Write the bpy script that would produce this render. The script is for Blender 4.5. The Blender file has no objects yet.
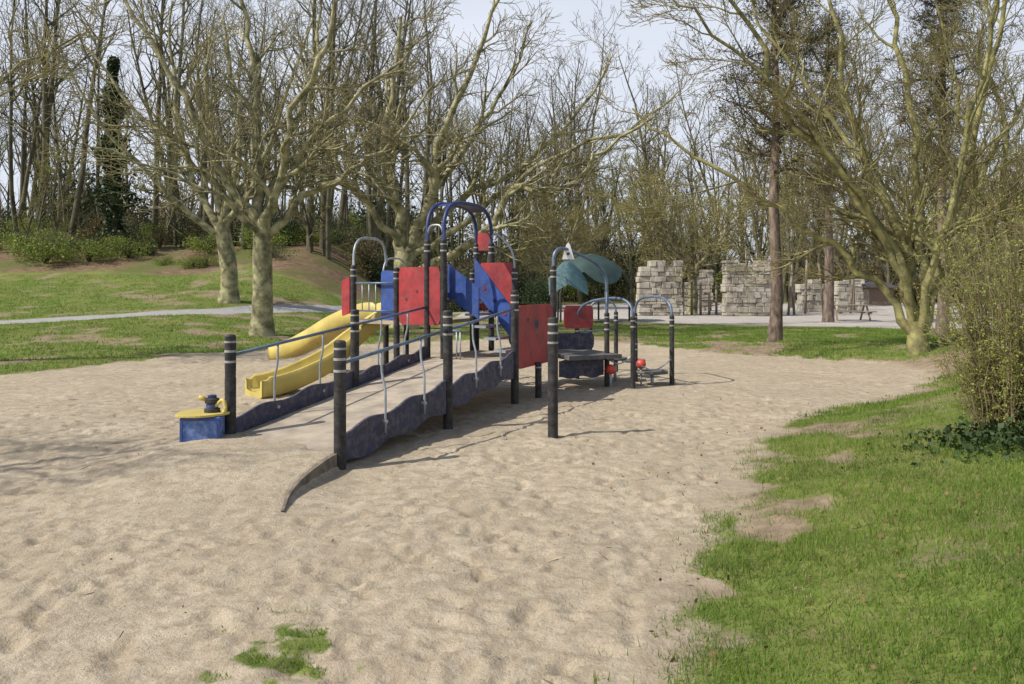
import bpy, math, random
import numpy as np
from mathutils import Vector, Matrix
random.seed(7); rng=np.random.default_rng(7)
scene=bpy.context.scene
R=random.uniform
# ------------------------------------------------------------ materials
def new_mat(name):
    m=bpy.data.materials.new(name); m.use_nodes=True
    nt=m.node_tree; b=nt.nodes['Principled BSDF']
    return m,nt,b
def mat(name,c1,c2=None,scale=6,rough=.7,bump=0.0,bscale=None,metal=0,detail=6,contrast=(.35,.65),spec=.5,stretch=None,world=False,dust=0):
    m,nt,b=new_mat(name); N=nt.nodes; L=nt.links
    if c2 is None: c2=tuple(x*.75 for x in c1)
    tc=N.new('ShaderNodeTexCoord'); src=tc.outputs['Object']
    if world:
        g=N.new('ShaderNodeNewGeometry'); src=g.outputs['Position']
    if stretch:
        mp=N.new('ShaderNodeMapping'); mp.inputs['Scale'].default_value=stretch; L.new(src,mp.inputs[0]); src=mp.outputs[0]
    n=N.new('ShaderNodeTexNoise'); n.inputs['Scale'].default_value=scale; n.inputs['Detail'].default_value=detail
    L.new(src,n.inputs['Vector'])
    r=N.new('ShaderNodeValToRGB'); r.color_ramp.elements[0].position=contrast[0]; r.color_ramp.elements[1].position=contrast[1]
    r.color_ramp.elements[0].color=(*c2,1); r.color_ramp.elements[1].color=(*c1,1)
    L.new(n.outputs['Fac'],r.inputs[0]); out=r.outputs[0]
    if dust:
        n3=N.new('ShaderNodeTexNoise'); n3.inputs['Scale'].default_value=11; n3.inputs['Detail'].default_value=8; n3.inputs['Roughness'].default_value=.7
        L.new(src,n3.inputs['Vector']); r3=N.new('ShaderNodeMapRange'); r3.inputs[1].default_value=.45; r3.inputs[2].default_value=.75; r3.inputs[4].default_value=dust
        L.new(n3.outputs['Fac'],r3.inputs[0]); mx=N.new('ShaderNodeMix'); mx.data_type='RGBA'; L.new(r3.outputs[0],mx.inputs[0]); L.new(out,mx.inputs[6]); mx.inputs[7].default_value=(.34,.29,.22,1); out=mx.outputs[2]
    L.new(out,b.inputs['Base Color'])
    b.inputs['Roughness'].default_value=rough; b.inputs['Metallic'].default_value=metal
    b.inputs['Specular IOR Level'].default_value=spec
    if bump>0:
        n2=N.new('ShaderNodeTexNoise'); n2.inputs['Scale'].default_value=bscale or scale*3; n2.inputs['Detail'].default_value=5
        L.new(src,n2.inputs['Vector'])
        bp=N.new('ShaderNodeBump'); bp.inputs['Strength'].default_value=bump; bp.inputs['Distance'].default_value=.02
        L.new(n2.outputs['Fac'],bp.inputs['Height']); L.new(bp.outputs[0],b.inputs['Normal'])
    return m
def leafmat(name,c1,c2,trans=.35):
    m=mat(name,c1,c2,scale=1.3,rough=.6,spec=.25,world=True,contrast=(.3,.7),detail=8)
    nt=m.node_tree; N=nt.nodes; L=nt.links; b=N['Principled BSDF']; out=[n for n in N if n.type=='OUTPUT_MATERIAL'][0]
    t=N.new('ShaderNodeBsdfTranslucent'); mx=N.new('ShaderNodeMixShader'); mx.inputs[0].default_value=trans
    src=b.inputs['Base Color'].links[0].from_socket
    L.new(src,t.inputs[0]); L.new(b.outputs[0],mx.inputs[1]); L.new(t.outputs[0],mx.inputs[2]); L.new(mx.outputs[0],out.inputs[0])
    return m
M_bark=mat('plane_bark',(.40,.37,.21),(.10,.095,.045),scale=3.4,rough=.9,bump=.8,bscale=14)
M_twig=mat('twig_bark',(.27,.24,.115),(.15,.13,.06),scale=2,rough=.9)
M_barkD=mat('mossy_bark',(.32,.30,.12),(.11,.10,.045),scale=4,rough=.9,bump=.7,bscale=20)
M_twigD=mat('olive_twig_bark',(.26,.22,.09),(.13,.11,.05),scale=2,rough=.9)
M_pinebark=mat('pine_bark',(.24,.18,.14),(.08,.06,.05),scale=9,rough=.95,bump=1,bscale=18,stretch=(1,1,.35))
M_fbark=mat('forest_bark',(.145,.13,.075),(.06,.056,.034),scale=1.0,rough=.95)
M_bud=leafmat('spring_buds',(.36,.38,.09),(.24,.24,.07))
M_budbrown=leafmat('brown_buds',(.30,.22,.09),(.19,.16,.06))
M_shrub=leafmat('shrub_leaves',(.115,.125,.05),(.05,.06,.025),.25)
M_shrubl=leafmat('fresh_shrub_leaves',(.24,.30,.06),(.14,.18,.04),.35)
M_ivy=leafmat('ivy_leaves',(.045,.075,.025),(.02,.035,.015),.15)
M_needle=leafmat('pine_needles',(.15,.13,.05),(.055,.06,.025),.2)
M_grass=leafmat('grass_blades',(.22,.33,.05),(.10,.175,.03),.45)
M_grassdry=leafmat('dry_grass_blades',(.40,.36,.17),(.25,.24,.10),.4)
M_deadleaf=leafmat('dead_leaves',(.30,.19,.10),(.14,.08,.045),.1)
# ------------------------------------------------------------ mesh buffer
class MB:
    def __init__(s): s.v=[]; s.f=[]; s.m=[]; s.smooth=[]
    def tube(s,pts,rads,n=6,mi=0,cap=False):
        base=len(s.v); k=len(pts)
        d=(pts[-1]-pts[0])
        if d.length<1e-6: d=Vector((0,0,1))
        d.normalize()
        ref=Vector((0,0,1)) if abs(d.z)<.8 else Vector((.96,.28,0))
        for i in range(k):
            t=(pts[min(i+1,k-1)]-pts[max(i-1,0)])
            if t.length<1e-9: t=d
            a=t.cross(ref)
            if a.length<1e-6: a=t.cross(Vector((.3,.9,.1)))
            a.normalize(); b=t.cross(a).normalized()
            r=rads[i]
            for j in range(n):
                an=2*math.pi*j/n
                s.v.append(pts[i]+a*(r*math.cos(an))+b*(r*math.sin(an)))
        for i in range(k-1):
            for j in range(n):
                a0=base+i*n+j; a1=base+i*n+(j+1)%n
                s.f.append((a0,a1,a1+n,a0+n)); s.m.append(mi); s.smooth.append(True)
        if cap:
            s.f.append(tuple(base+j for j in range(n))[::-1]); s.m.append(mi); s.smooth.append(False)
            s.f.append(tuple(base+(k-1)*n+j for j in range(n))); s.m.append(mi); s.smooth.append(False)
    def quad(s,p,size,mi,asp=.6):
        a=Vector((R(-1,1),R(-1,1),R(-1,1))).normalized(); b=a.cross(Vector((R(-1,1),R(-1,1),R(-1,1)))).normalized()
        a=a*size; b=b*size*asp; i=len(s.v)
        s.v+= [p-a,p+b,p+a,p-b]; s.f.append((i,i+1,i+2,i+3)); s.m.append(mi); s.smooth.append(False)
    def box(s,c,u,v,w,mi=0):
        i=len(s.v)
        for sz in(-1,1):
            for sx,sy in((-1,-1),(1,-1),(1,1),(-1,1)):
                s.v.append(c+u*sx+v*sy+w*sz)
        for f in((3,2,1,0),(4,5,6,7),(0,1,5,4),(1,2,6,5),(2,3,7,6),(3,0,4,7)):
            s.f.append(tuple(i+q for q in f)); s.m.append(mi); s.smooth.append(False)
    def lathe(s,cx,cy,prof,n=14,mi=None,sm_=False):
        base=len(s.v)
        for (z,r,m) in prof:
            for j in range(n):
                an=2*math.pi*j/n; s.v.append(Vector((cx+r*math.cos(an),cy+r*math.sin(an),z)))
        for i in range(len(prof)-1):
            for j in range(n):
                a0=base+i*n+j;a1=base+i*n+(j+1)%n
                s.f.append((a0,a1,a1+n,a0+n)); s.m.append(prof[i][2]); s.smooth.append(sm_)
        s.f.append(tuple(base+(len(prof)-1)*n+j for j in range(n))); s.m.append(prof[-1][2]); s.smooth.append(False)
    def obj(s,name,mats,parent=None,loc=(0,0,0),bevel=0):
        me=bpy.data.meshes.new(name); me.from_pydata([tuple(v) for v in s.v],[],s.f)
        for m in mats: me.materials.append(m)
        me.polygons.foreach_set('material_index',s.m); me.polygons.foreach_set('use_smooth',s.smooth); me.update()
        o=bpy.data.objects.new(name,me); scene.collection.objects.link(o); o.location=loc
        if parent: o.parent=parent
        if bevel:
            b=o.modifiers.new('b','BEVEL'); b.width=bevel; b.segments=2; b.limit_method='ANGLE'
        return o
def empty(name,loc=(0,0,0)):
    e=bpy.data.objects.new(name,None); scene.collection.objects.link(e); e.location=loc; return e
def V(*a): return Vector(a)
# ------------------------------------------------------------ terrain maths
def sm(a,b,x):
    t=np.clip((x-a)/(b-a),0,1); return t*t*(3-2*t)
_tab=rng.random((256,256))
def vn(x,y):
    xi=np.floor(x).astype(int); yi=np.floor(y).astype(int); fx=x-xi; fy=y-yi
    fx=fx*fx*(3-2*fx); fy=fy*fy*(3-2*fy)
    a=_tab[xi&255,yi&255]; b=_tab[(xi+1)&255,yi&255]; c=_tab[xi&255,(yi+1)&255]; d=_tab[(xi+1)&255,(yi+1)&255]
    return (a*(1-fx)+b*fx)*(1-fy)+(c*(1-fx)+d*fx)*fy
def fbm(x,y,s,o=4):
    t=0;a=.5;n=0
    for i in range(o):
        t=t+a*vn((x*.8-y*.6)*s+17.3*i,(x*.6+y*.8)*s+9.1*i); n+=a; a*=.5; s*=2.03
    return t/n
SAND=np.array([(-9.5,14.7),(-8.85,17.1),(-8.0,19.6),(-6.7,20.6),(-5,23),(-1,25),(2,25),(4.0,22.8),(4.75,20.3),(6.8,18.9),(8.2,17.6),(7.9,15.2),
 (6.4,13),(4.6,11.2),(3.15,9.5),(2.4,8.2),(1.68,6.5),(1.10,5.1),(.85,4.4),(.90,3.85),(.46,3.4),(.2,3.0),(.4,2),(.5,-6),(-18,-6),(-18,8),(-13,13)])
def psdf(x,y,P):
    sh=x.shape; x=x.ravel(); y=y.ravel()
    d=np.full(x.shape,1e9); ins=np.zeros(x.shape,bool)
    for i in range(len(P)):
        ax,ay=P[i]; bx,by=P[(i+1)%len(P)]
        ex,ey=bx-ax,by-ay; wx,wy=x-ax,y-ay
        t=np.clip((wx*ex+wy*ey)/(ex*ex+ey*ey),0,1)
        d=np.minimum(d,(wx-ex*t)**2+(wy-ey*t)**2)
        c=((ay>y)!=(by>y))&(x<(bx-ax)*(y-ay)/((by-ay) if by!=ay else 1e-9)+ax)
        ins^=c
    d=np.sqrt(d); return np.where(ins,-d,d).reshape(sh)
EDGE=[(-1.73,6.0),(-1.78,6.37),(-1.76,6.78),(-1.69,7.2),(-1.62,7.58)]
def H(x,y):
    x=np.asarray(x,float); y=np.asarray(y,float)
    d=psdf(x,y,SAND)
    rb=sm(-.2,2.4,d)*sm(.2,1.6,x)*(1-sm(15,25,y))*(.34+.25*sm(3.5,8,x))
    lb=(1-sm(-14,-5,x))*np.interp(y,[19,28,34,42,52,60,100],[0,.38,.75,1.8,4.2,5.0,5.5])
    far=sm(72,110,y)*1.2*sm(-14,-5,x)
    near=(1-sm(22,40,y))
    sandy=(1-sm(-.1,.25,d))
    b=(fbm(x,y,.45,3)-.5)*.12*near + sandy*near*(fbm(x+5,y,2.4,4)-.5)*.045
    b=b+(1-sandy)*(fbm(x,y,3,3)-.5)*.06
    ex=np.interp(y,[e[1] for e in EDGE],[e[0] for e in EDGE])
    left=(1-sm(-.03,.03,x-ex))
    heap=.14*sm(5.7,7.5,y)*(1-sm(8.4,9.6,y))*left*sm(-4.2,-2.9,x)
    heap=np.where(y>7.6,heap*(1-sm(-.3,.0,x+1.75)),heap)
    pit=-.04*np.exp(-((x+1.38)**2/.08+(y-6.9)**2/.5))
    calm=np.exp(-(((x+1.9)/1.3)**2+((y-7.6)/1.3)**2))
    b=b*(1-.8*calm)
    return rb+lb+far+b+heap+pit
def Hs(x,y): return float(H(np.array([x]),np.array([y]))[0])
def axis(lo,hi,d0,farlo,farhi,g=1.12):
    a=list(np.arange(lo,hi,d0)); s=d0; p=a[-1]
    while p<farhi: s=min(s*g,12); p+=s; a.append(p)
    s=d0;p=lo;pre=[]
    while p>farlo: s=min(s*g,12); p-=s; pre.append(p)
    return np.array(pre[::-1]+a)
xs=axis(-6.5,6.5,.034,-320,320,1.045); ys=axis(2.2,11,.03,-30,420,1.026)
X,Y=np.meshgrid(xs,ys); Z=H(X,Y)
dr=random.Random(3)
for i in range(3200):
    y=dr.uniform(2.6,17); x=dr.uniform(-.68*y-.3,min(.68*y,4))
    if dr.random()<.5: y=2.6+(y-2.6)*.6
    if -3.3<x<-1.2 and 5.8<y<9 : continue
    a=dr.uniform(0,6.28); L1_,L2_=dr.uniform(.05,.13),dr.uniform(.03,.055); dep=dr.uniform(.006,.021)
    ix=slice(*np.searchsorted(xs,[x-.35,x+.35])); iy=slice(*np.searchsorted(ys,[y-.35,y+.35]))
    if float(psdf(np.array([x]),np.array([y]),SAND)[0])>-.15: continue
    dx=X[iy,ix]-x; dy=Y[iy,ix]-y; u=(dx*math.cos(a)+dy*math.sin(a))/L1_; v=(-dx*math.sin(a)+dy*math.cos(a))/L2_
    q=u*u+v*v; Z[iy,ix]+= -dep*np.exp(-q*q*.7)+dep*.3*np.exp(-(np.sqrt(q)-1.6)**2*4)
nx,ny=len(xs),len(ys)
co=np.stack([X,Y,Z],-1).reshape(-1,3)
idx=np.arange(nx*ny).reshape(ny,nx)
fq=np.stack([idx[:-1,:-1],idx[:-1,1:],idx[1:,1:],idx[1:,:-1]],-1).reshape(-1,4)
def npmesh(name,co,faces,k):
    me=bpy.data.meshes.new(name); me.vertices.add(len(co)); me.vertices.foreach_set('co',co.astype(np.float32).ravel())
    me.loops.add(faces.size); me.loops.foreach_set('vertex_index',faces.astype(np.int32).ravel())
    me.polygons.add(len(faces)); me.polygons.foreach_set('loop_start',np.arange(0,faces.size,k,dtype=np.int32))
    me.update(calc_edges=True); return me
me=npmesh('ground',co,fq,4); me.polygons.foreach_set('use_smooth',[True]*len(fq))
PLAZA=np.array([(-3,42),(4,38),(9,34.5),(16,31.5),(30,31),(70,38),(70,72),(10,74),(-3,60)])
def pathd(x,y,P):
    d=np.full(x.shape,1e9)
    for (ax,ay),(bx,by) in zip(P[:-1],P[1:]):
        ex,ey=bx-ax,by-ay; t=np.clip(((x-ax)*ex+(y-ay)*ey)/(ex*ex+ey*ey),0,1)
        d=np.minimum(d,np.hypot(x-ax-ex*t,y-ay-ey*t))
    return d
PATH=[(-60,20),(-30,25),(-18,28.3),(-12.3,33),(-9.2,38),(-6,45),(-3,50)]
def grassmask(x,y):
    d=psdf(x,y,SAND)+(fbm(x,y,1.2,3)-.5)*.35+(fbm(x+9,y,5,4)-.5)*.8*np.clip(.35+y*.05,0,1.3)
    g=sm(-.25,.55,d)
    bare=sm(.54,.66,fbm(x+31,y+11,.9,4))
    right=(x>0)&(y<16)
    g=g*(1-bare*np.where(right,np.where(d<1.0,.8,.5),.7))
    g=g*(1-.95*np.exp(-(((x-8.0)/1.8)**2+((y-16.3)/1.5)**2)))
    g=g*(1-.9*np.exp(-(((x-6.0)/1.3)**2+((y-12.6)/.7)**2)))
    tuft=sm(.25,.95,np.exp(-(((x+1.05)/.26)**2+((y-3.72)/.36)**2))+ (fbm(x,y,10,3)-.5)*1.9)
    return np.maximum(g,tuft*.75*(np.abs(x+1.05)<.65)*(np.abs(y-3.72)<.8))
gm=grassmask(X,Y)
pm=1-sm(.75,.95,pathd(X,Y,PATH))
pz=1-sm(-.2,.3,psdf(X,Y,PLAZA))
lit=np.maximum(sm(42,48,Y+(fbm(X,Y,.2,3)-.5)*10)*(1-sm(-12,-4,X)), sm(66,78,Y)*sm(-14,-4,X)*.8)
dt=sm(-.1,.5,psdf(X,Y,SAND)+(fbm(X,Y,4,3)-.5)*.4)
for nm,arr in(('grass',gm),('path',pm),('plaza',pz),('litter',lit),('soil',dt)):
    a=me.attributes.new(nm,'FLOAT','POINT'); a.data.foreach_set('value',arr.astype(np.float32).ravel())
ground=bpy.data.objects.new('ground',me); scene.collection.objects.link(ground)
m,nt,b=new_mat('ground_mat'); N=nt.nodes; L=nt.links
tc=N.new('ShaderNodeTexCoord')
def noise(s,d=6,r=.6):
    n=N.new('ShaderNodeTexNoise'); n.inputs['Scale'].default_value=s; n.inputs['Detail'].default_value=d; n.inputs['Roughness'].default_value=r
    L.new(tc.outputs['Object'],n.inputs['Vector']); return n.outputs['Fac']
def ramp(f,p0,c0,p1,c1):
    r=N.new('ShaderNodeValToRGB'); e=r.color_ramp.elements; e[0].position=p0;e[1].position=p1
    e[0].color=(*c0,1);e[1].color=(*c1,1); L.new(f,r.inputs[0]); return r.outputs[0]
def mix(f,a,c,mode='MIX'):
    x=N.new('ShaderNodeMix'); x.data_type='RGBA'; x.blend_type=mode
    if isinstance(f,float): x.inputs[0].default_value=f
    else: L.new(f,x.inputs[0])
    for s,k in((a,6),(c,7)):
        if isinstance(s,tuple): x.inputs[k].default_value=(*s,1)
        else: L.new(s,x.inputs[k])
    return x.outputs[2]
def attr(n):
    a=N.new('ShaderNodeAttribute'); a.attribute_name=n; return a.outputs['Fac']
def edge(n,s,amt=.5):
    x=N.new('ShaderNodeMath'); x.operation='MULTIPLY_ADD'; L.new(noise(s,5,.7),x.inputs[0]); x.inputs[1].default_value=amt; 
    y=N.new('ShaderNodeMath'); y.operation='SUBTRACT'; L.new(attr(n),y.inputs[0]); y.inputs[1].default_value=amt*.5
    L.new(y.outputs[0],x.inputs[2])
    r=N.new('ShaderNodeMapRange'); r.inputs[1].default_value=.35; r.inputs[2].default_value=.7; L.new(x.outputs[0],r.inputs[0]); return r.outputs[0]
sand=ramp(noise(.9,8,.65),.32,(.375,.315,.23),.70,(.50,.43,.325))
sand=mix(ramp(noise(7,7,.75),.40,(1,1,1),.56,(0,0,0)),sand,(.33,.272,.195))
sand=mix(ramp(noise(2.6,7,.75),.56,(0,0,0),.74,(.8,.8,.8)),sand,(.55,.48,.37))
spk=ramp(noise(140,3,.7),.58,(0,0,0),.68,(1,1,1)); sand=mix(spk,sand,(.22,.175,.12))
spk2=ramp(noise(45,5,.75),.62,(0,0,0),.69,(1,1,1)); sand=mix(spk2,sand,(.16,.12,.08))
soil=ramp(noise(6,7,.7),.35,(.17,.13,.09),.65,(.32,.25,.17))
base=mix(attr('soil'),sand,soil)
gr=ramp(noise(5,8,.75),.35,(.07,.105,.022),.68,(.18,.24,.05))
gr=mix(ramp(noise(.45,6,.7),.42,(0,0,0),.72,(1,1,1)),gr,(.22,.21,.075))
gr=mix(ramp(noise(1.9,6,.75),.56,(0,0,0),.68,(.8,.8,.8)),gr,(.25,.20,.11))
col=mix(edge('grass',9,.7),base,gr)
litc=ramp(noise(2.2,8,.8),.35,(.09,.065,.04),.65,(.25,.17,.105))
litc=mix(ramp(noise(.25,5,.6),.45,(0,0,0),.6,(1,1,1)),litc,(.11,.125,.04))
col=mix(edge('litter',.8),col,litc)
col=mix(edge('plaza',1.5,.3),col,ramp(noise(.8,7,.7),.3,(.34,.315,.285),.7,(.46,.43,.395)))
col=mix(edge('path',4,.3),col,ramp(noise(3,7,.7),.3,(.28,.275,.27),.7,(.38,.375,.37)))
L.new(col,b.inputs['Base Color']); b.inputs['Roughness'].default_value=.95; b.inputs['Specular IOR Level'].default_value=.15
def add(a,c,k):
    x=N.new('ShaderNodeMath'); x.operation='MULTIPLY_ADD'; L.new(c,x.inputs[0]); x.inputs[1].default_value=k
    if a is None: x.inputs[2].default_value=0
    else: L.new(a,x.inputs[2])
    return x.outputs[0]
h=add(None,noise(9,4,.6),.45); h=add(h,noise(26,5,.75),.36); h=add(h,noise(110,3,.7),.10)
bp=N.new('ShaderNodeBump'); bp.inputs['Strength'].default_value=.8; bp.inputs['Distance'].default_value=.06
L.new(h,bp.inputs['Height']); L.new(bp.outputs[0],b.inputs['Normal'])
me.materials.append(m)
# ------------------------------------------------------------ grass
def blades(name,n,x0,x1,y0,y1,h0,h1,w,material,thr=.5,yp=1.0,frust=True,tint=None):
    y=y0+(y1-y0)*rng.random(n)**yp; x=x0+(x1-x0)*rng.random(n)
    g=grassmask(x,y); keep=(g+ (rng.random(n)-.5)*.7+(fbm(x,y,9,3)-.5)*.6>thr)&(pathd(x,y,PATH)>.95)&(psdf(x,y,PLAZA)>.2)
    if frust: keep&=(np.abs(x)<.70*y+.6)
    if tint is not None: keep&=(fbm(x+3,y+77,1.3,3)>tint)
    x=x[keep];y=y[keep];n=len(x); z=H(x,y)-.005
    a=rng.random(n)*2*np.pi; ln=rng.random(n)*.9; la=rng.random(n)*2*np.pi
    hh=(h0+(h1-h0)*rng.random(n))*(.4+1.2*fbm(x,y,2.1,3)); ww=w*(.6+.8*rng.random(n))
    p=np.stack([x,y,z],-1); s=np.stack([np.cos(a)*ww,np.sin(a)*ww,0*a],-1)
    t=p+np.stack([np.cos(la)*ln*hh,np.sin(la)*ln*hh,hh],-1)
    co=np.stack([p-s,p+s,t],1).reshape(-1,3); f=np.arange(3*n).reshape(-1,3)
    me=npmesh(name,co,f,3); me.materials.append(material)
    o=bpy.data.objects.new(name,me); scene.collection.objects.link(o); return o
g=empty('grass')
blades('grass_near',230000,.0,8,2.4,11,.018,.068,.0030,M_grass,.50,1.5).parent=g
blades('grass_near_dry',70000,.0,8,2.4,11,.015,.045,.0028,M_grassdry,.36,1.4).parent=g
blades('grass_tuft',11000,-1.7,-.45,3.0,4.5,.010,.038,.0026,M_grass,.62).parent=g
blades('grass_mid',120000,3,16,10,32,.03,.085,.008,M_grass,.6).parent=g
blades('grass_lawn',140000,-28,-3,13,44,.03,.09,.011,M_grass,.62).parent=g
blades('grass_lawn_dry',70000,-28,10,13,40,.03,.07,.010,M_grassdry,.5,1,True,.5).parent=g
mb=MB()
for i in range(260):
    y=R(3,14)if i%3 else R(3,8); x=R(.6,.66*y+.3)
    mb.quad(V(x,y,Hs(x,y)+.025),R(.008,.022),0,.7)
for i in range(90):
    y=R(3,9); x=R(-.64*y,.5)
    mb.quad(V(x,y,Hs(x,y)+.003),R(.005,.012),0,.7)
mb.obj('fallen_leaves',[M_deadleaf])
mb=MB()
for i in range(34):
    y=R(3,12); x=R(-.6*y,.6*y); a=R(0,6.28); l=R(.03,.10)
    p=[V(x+math.cos(a)*l*t+R(-.01,.01),y+math.sin(a)*l*t,0) for t in(-1,0,1)]
    for q in p: q.z=Hs(q.x,q.y)+.002
    mb.tube(p,[.002,.003,.002],4)
mb.obj('fallen_twigs',[mat('dead_twig',(.14,.10,.065),rough=.9)])
# ------------------------------------------------------------ trees
def rv(): return Vector((random.gauss(0,1),random.gauss(0,1),random.gauss(0,1)))
def grow(mb,p,d,L_,r,lev,P):
    n=6 if lev<=1 else (4 if lev==2 else 3)
    pts=[p.copy()];rad=[r]
    for i in range(n):
        d=(d+rv()*P['wig']+Vector((0,0,P['up']))).normalized(); p=p+d*(L_/n); pts.append(p.copy()); rad.append(max(r*(1-.8*(i+1)/n),P['rmin']))
    mb.tube(pts,rad,6 if r>.09 else(4 if r>.03 else 3),0 if r>.022 else 1)
    kids(mb,pts,rad,L_,lev,P)
    if lev>=P['max'] and P['leaf']>0:
        k=P['leaf'] if P['leaf']>=1 else (1 if random.random()<P['leaf'] else 0)
        for _ in range(int(k)):
            q=pts[random.randrange(1,len(pts))]+rv()*P['ls']*1.5; mb.quad(q,P['ls']*R(.6,1.3),2)
def kids(mb,pts,rad,L_,lev,P,t0=.22,k=None):
    if lev>=P['max']: return
    k=k or P['kids'][lev]; n=len(pts)-1
    for c in range(k):
        t=t0+(1-t0)*(c+R(0,1))/k; f=t*n; i=min(int(f),n-1); q=pts[i].lerp(pts[i+1],f-i); rr=rad[i]*(1-(f-i))+rad[i+1]*(f-i)
        tan=(pts[i+1]-pts[i]).normalized(); s=rv(); s=(s-tan*s.dot(tan)).normalized(); an=math.radians(R(*P['ang']))
        d=(tan*math.cos(an)+s*math.sin(an)); 
        if d.z<-.2: d.z*=P.get('down',.3)
        grow(mb,q,d.normalized(),L_*R(*P['len'])*(1.15-.5*t),max(min(rr*.66,r_cap(lev)),P['rmin']),lev+1,P)
def r_cap(l): return [.14,.07,.030,.013,.01][min(l,4)]
def smooth(pts,sub=4):
    P=[pts[0]*2-pts[1]]+pts+[pts[-1]*2-pts[-2]]; o=[]
    for i in range(1,len(P)-2):
        for j in range(sub):
            t=j/sub; a,b_,c,d=P[i-1],P[i],P[i+1],P[i+2]
            o.append(.5*((2*b_)+(c-a)*t+(2*a-5*b_+4*c-d)*t*t+(3*b_-a-3*c+d)*t**3))
    o.append(pts[-1]); return o
def tree(name,x,y,trunk,limbs,mats,P,seed,flare=1.35,k0=9,ll=3.2,lr=1.0):
    random.seed(seed); mb=MB(); z=Hs(x,y)-.1
    tp=smooth([V(*q[:3]) for q in trunk],6); n=len(tp); r0,r1=trunk[0][3],trunk[-1][3]
    rad=[r0+(r1-r0)*i/(n-1) for i in range(n)]; rad[0]*=flare; rad[1]*=1+(flare-1)*.5; rad[2]*=1+(flare-1)*.2
    rad=[r*(1+R(-.05,.05)) for r in rad]
    mb.tube(tp,rad,12)
    for lm in limbs:
        pts=[V(*q[:3]) for q in lm[0]]; pts=smooth(pts,4); pts=[pts[0]]+[p+rv()*.07 for p in pts[1:]]
        m_=len(pts); rr=[lr*lm[1]*(1-.78*(i/(m_-1))**.8) for i in range(m_)]
        mb.tube(pts,rr,8)
        kids(mb,pts,rr,ll*lm[2] if len(lm)>2 else ll,0,P,.15,k0)
    return mb.obj(name,mats,None,(x,y,z))
PP=dict(wig=.20,up=.05,rmin=.009,max=3,kids=[9,7,4,0],ang=(28,62),len=(.55,.9),leaf=.5,ls=.025)
tree('plane_tree',-8.17,26,[(0,0,-.1,.36),(.03,0,1.6,.30),(0,0,3.9,.28)],[
 ([(0,0,3.5),(-1.2,-.3,5.3),(-2.0,-.6,7.2),(-3.3,-1,9.5),(-4.8,-1,11.7)],.17),
 ([(0,0,3.7),(-.25,.4,5.9),(-.4,.8,8.2),(-.9,1.2,10.8),(-1,1.3,13)],.19),
 ([(0,0,3.6),(.75,-.4,5.1),(1.25,-.9,7.2),(2.4,-1.4,9.2),(3.0,-1.6,11.6)],.17),
 ([(.1,0,3.3),(1.3,.3,4.6),(2.7,.5,5.5),(4.2,.9,6.6),(5.6,1.2,8.8)],.14),
 ([(0,0,3.8),(.5,.9,6.2),(1.2,1.6,9.2),(1.4,2,12)],.15),
 ([(.1,0,3.6),(1.5,-.6,6.0),(3.6,-1.2,7.9),(5.8,-1.8,9.4)],.12),
 ([(-.1,0,3.5),(-2.2,.2,5.6),(-4.4,.6,7.6),(-6.2,.8,9.9)],.13),
 ([(0,0,3.1),(-.7,-.9,4.2),(-2.2,-1.8,5.2),(-4.0,-2.6,5.9)],.09)],[M_bark,M_twig,M_bud],PP,11,lr=1.1)
tree('plane_tree.001',-12.8,36,[(0,0,-.1,.42),(0,0,1.6,.36),(-.35,0,3.6,.32)],[
 ([(-.3,0,3.2),(-2.0,.2,6.4),(-2.7,.5,9.9),(-2.9,.6,14)],.2),
 ([(-.35,0,3.5),(.3,.2,5.8),(.2,.4,9.4),(-.5,.6,13.4)],.22),
 ([(-.35,0,3.5),(1.4,-.5,5.8),(2.8,-.8,9.0),(4.0,-1,12.6)],.18),
 ([(-.35,0,3.0),(-2.6,-.6,5.0),(-5.0,-1,7.6),(-7.2,-1,11)],.17),
 ([(-.35,0,3.5),(-1.2,1,7),(-1.6,1.5,11),(-1.5,2,14)],.17)],[M_bark,M_twig,M_bud],PP,12)
tree('plane_tree.002',-4.2,31,[(0,0,-.1,.5),(0,0,1.6,.42),(.05,0,3.1,.42)],[
 ([(0,0,2.8),(-.3,.2,5.2),(-.85,.3,7.2),(-.5,.4,9.2),(-.2,.5,12.5)],.27),
 ([(0,0,2.8),(1.0,0,5.0),(1.4,-.2,7.2),(2.5,-.4,9.8),(3.8,-.5,13)],.25),
 ([(.1,0,2.2),(1.6,-.6,2.9),(3.2,-1.2,3.7),(4.3,-1.6,5.4),(5.2,-2,5.1),(6.2,-2.2,5.4),(7.2,-2.4,6.3),(9.2,-2.6,7.8)],.19),
 ([(0,0,3),(2.2,.5,5.2),(4.4,1,6.4),(6.6,1.3,8.4),(8.2,1.5,11)],.17),
 ([(.3,0,3),(3.0,-.5,4.6),(5.6,-.8,6.6),(8.4,-1,7.6),(10.5,-1,9.0)],.13),
 ([(0,0,3),(-1.8,-.5,5.2),(-3.0,-.8,7.6),(-3.8,-1,10.5)],.16),
 ([(.9,0,5),(2.6,.6,7.6),(4.0,1,9.8),(5.0,1.2,12.5)],.15)],[M_bark,M_twig,M_bud],PP,13,k0=10,lr=1.1)
tree('plane_tree.003',-13.2,17.5,[(0,0,-.1,.22),(.05,0,2,.19),(.1,0,3.6,.17)],[
 ([(.1,0,3.4),(.9,.1,5.0),(2.0,.2,6.4),(3.6,.3,7.4)],.09),
 ([(.1,0,3.5),(.3,0,5.6),(.9,0,8)],.10),
 ([(.1,0,3.5),(-1,0,5.6),(-1.9,0,8)],.10)],[M_bark,M_twig,M_bud],PP,14,k0=8)
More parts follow.
